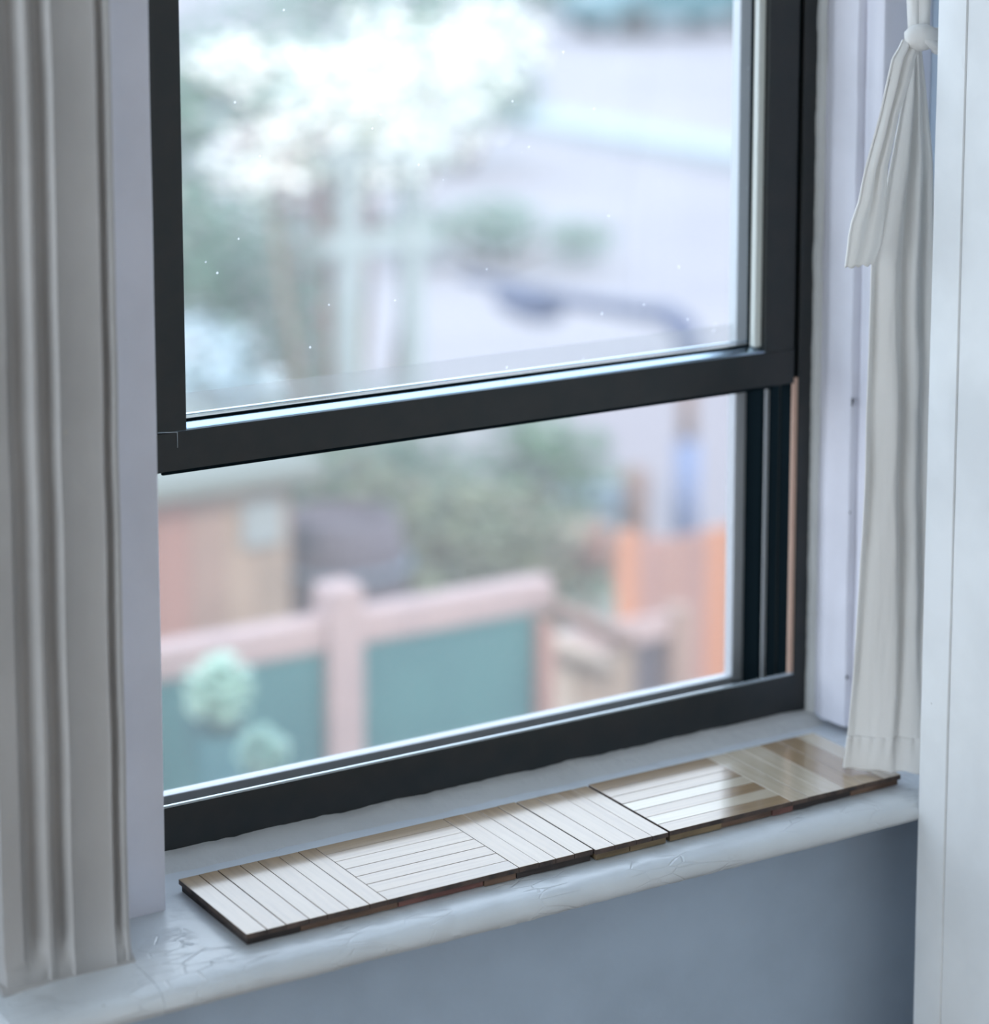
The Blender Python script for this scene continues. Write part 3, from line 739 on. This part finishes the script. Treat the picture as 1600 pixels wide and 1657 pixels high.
# barrel
ba = empty('barrel', (3.45, 6.1, GZ+.06)); tag(ba, 'dark plum water barrel beside the beige shed', 'barrel')
vs, fs = [], []; seg = 18; prof_ = [(.20, GZ+.06), (.245, -2.9), (.255, -2.3), (.235, -1.75), (.20, -1.62), (.17, -1.62), (.17, -1.66)]
for r_, z_ in prof_:
    for j in range(seg): vs.append((3.45+r_*math.cos(2*PI*j/seg), 6.1+r_*math.sin(2*PI*j/seg), z_))
for k in range(len(prof_)-1):
    for j in range(seg): fs.append((k*seg+j, k*seg+(j+1) % seg, (k+1)*seg+(j+1) % seg, (k+1)*seg+j))
fs.append(tuple(range((len(prof_)-1)*seg, len(prof_)*seg)))
child_mesh(raw('barrel_body', vs, fs, M['purple'], None, True), ba)
for z_ in (-2.9, -2.2, -1.8): tube('hoop', [(3.45+.25*math.cos(2*PI*j/20), 6.1+.25*math.sin(2*PI*j/20), z_) for j in range(20)], .012, M['bin'], ba, seg=6, closed=True)
# pale garden arch
ar = empty('garden_arch', (5.25, 9.0, GZ+.06)); tag(ar, 'pale painted garden arch with tall posts seen through the raised pane', 'arch')
for xx in (5.04, 5.40): box('arch_post', (xx-.045, 8.95, GZ+.06), (xx+.045, 9.05, -.72), M['pale'], ar, bev=.01)
box('cross_bar', (4.9, 8.96, -1.22), (5.55, 9.04, -1.12), M['pale'], ar, bev=.01)
box('cross_bar', (4.9, 8.96, -.78), (5.55, 9.04, -.70), M['pale'], ar, bev=.01)
box('side_panel', (5.09, 9.0, -2.4), (5.35, 9.03, -1.9), M['frostp'] if 'frostp' in M else M['kerb'], ar)
# street lamp: post with an arm reaching over the road
sl = empty('street_lamp', (8.45, 10.88, GZ)); tag(sl, 'blue-grey lamp post with a long drooping arm over the road', 'street lamp')
tube('pole', [(8.45, 10.88, GZ), (8.45, 10.88, -2.98)], .075, M['sky_blue'], sl, seg=12)
tube('pole', [(8.45, 10.88, -2.98), (8.45, 10.88, -2.50)], .05, M['brown'], sl, seg=12)
tube('arm', [(8.45, 10.88, -2.52), (8.45, 10.86, -2.40), (8.45, 10.92, -2.27), (8.45, 11.10, -2.215), (8.45, 11.4, -2.24), (8.45, 12.1, -2.29), (8.45, 13.6, -2.35)], [.07, .085, .085, .07, .06, .055, .04], M['lamp'], sl, seg=12)
bm = bmesh.new(); bmesh.ops.create_uvsphere(bm, u_segments=16, v_segments=10, radius=1)
for v in bm.verts: v.co = Vector((8.45+v.co.x*.13, 12.75+v.co.y*.42, -2.40+v.co.z*(.13 if v.co.z < 0 else .07)))
me = bpy.data.meshes.new('lamp_head'); bm.to_mesh(me); bm.free(); child_mesh(link('lamp_head', me, M['lamp'], smooth=True), sl)
# bollard and utility box
bo = tube('bollard', [(8.0, 10.8, GZ), (8.0, 10.8, -3.13), (8.0, 10.8, -3.08)], [.085, .085, .05], M['brown'], None, seg=12)
tag(bo, 'brown bollard standing right of the blue-grey box', 'bollard')
ub = empty('utility_box', (7.5, 10.9, GZ+.06)); tag(ub, 'blue-grey utility box among the shrubs under the sash rail', 'utility box')
box('cabinet', (7.2, 10.7, GZ+.06), (7.85, 11.1, -3.22), M['bin'], ub, bev=.02)
box('lid', (7.17, 10.67, -3.22), (7.88, 11.13, -3.17), M['bin'], ub, bev=.01)
box('door', (7.26, 10.685, GZ+.1), (7.52, 10.70, -3.26), M['bin'], ub); box('door', (7.53, 10.685, GZ+.1), (7.79, 10.70, -3.26), M['bin'], ub)
# parked car far across the road
cx, cy = 29.5, 41.0
ca = empty('parked_car', (cx, cy, GZ)); tag(ca, 'teal car parked far across the road at the upper right', 'car')
cprof = [(-2.1, .35), (-2.1, .75), (-1.2, .92), (-.7, 1.38), (.9, 1.40), (1.6, .95), (2.1, .85), (2.1, .35)]
def carbody(name, pr, w0, w1, m):
    vs = [(cx+p, cy-w0, GZ+q) for p, q in pr]+[(cx+p, cy+w1, GZ+q) for p, q in pr]; k = len(pr)
    fs = [tuple(range(k)), tuple(range(k, 2*k))[::-1]]+[(i, (i+1) % k, (i+1) % k+k, i+k) for i in range(k)]
    child_mesh(raw(name, vs, fs, m), ca)
carbody('body', cprof, .85, .85, M['car'])
carbody('side_window', [(-1.05, .95), (-.65, 1.30), (.05, 1.32), (.05, .95)], .865, -.85, M['carglass'])
carbody('side_window', [(.12, .95), (.12, 1.32), (.85, 1.32), (1.4, .95)], .865, -.85, M['carglass'])
for dx in (-1.35, 1.35):
    for dy in (-.8, .8):
        tube('wheel', [(cx+dx, cy+dy-.11, GZ+.33), (cx+dx, cy+dy+.11, GZ+.33)], .33, M['tyre'], ca, seg=18)
bush('roadside_hedge', 33.5, 46, [(-4, 0, -2.7, 1.6, .9), (-1, 0, -2.5, 1.6, 1.0), (2, 0, -2.6, 1.8, 1.0), (-8, 2, -2.4, 2, 1.2)], 2600, .3, 'green', 'dark hedge behind the parked car at the upper right', 'hedge', None, 40)
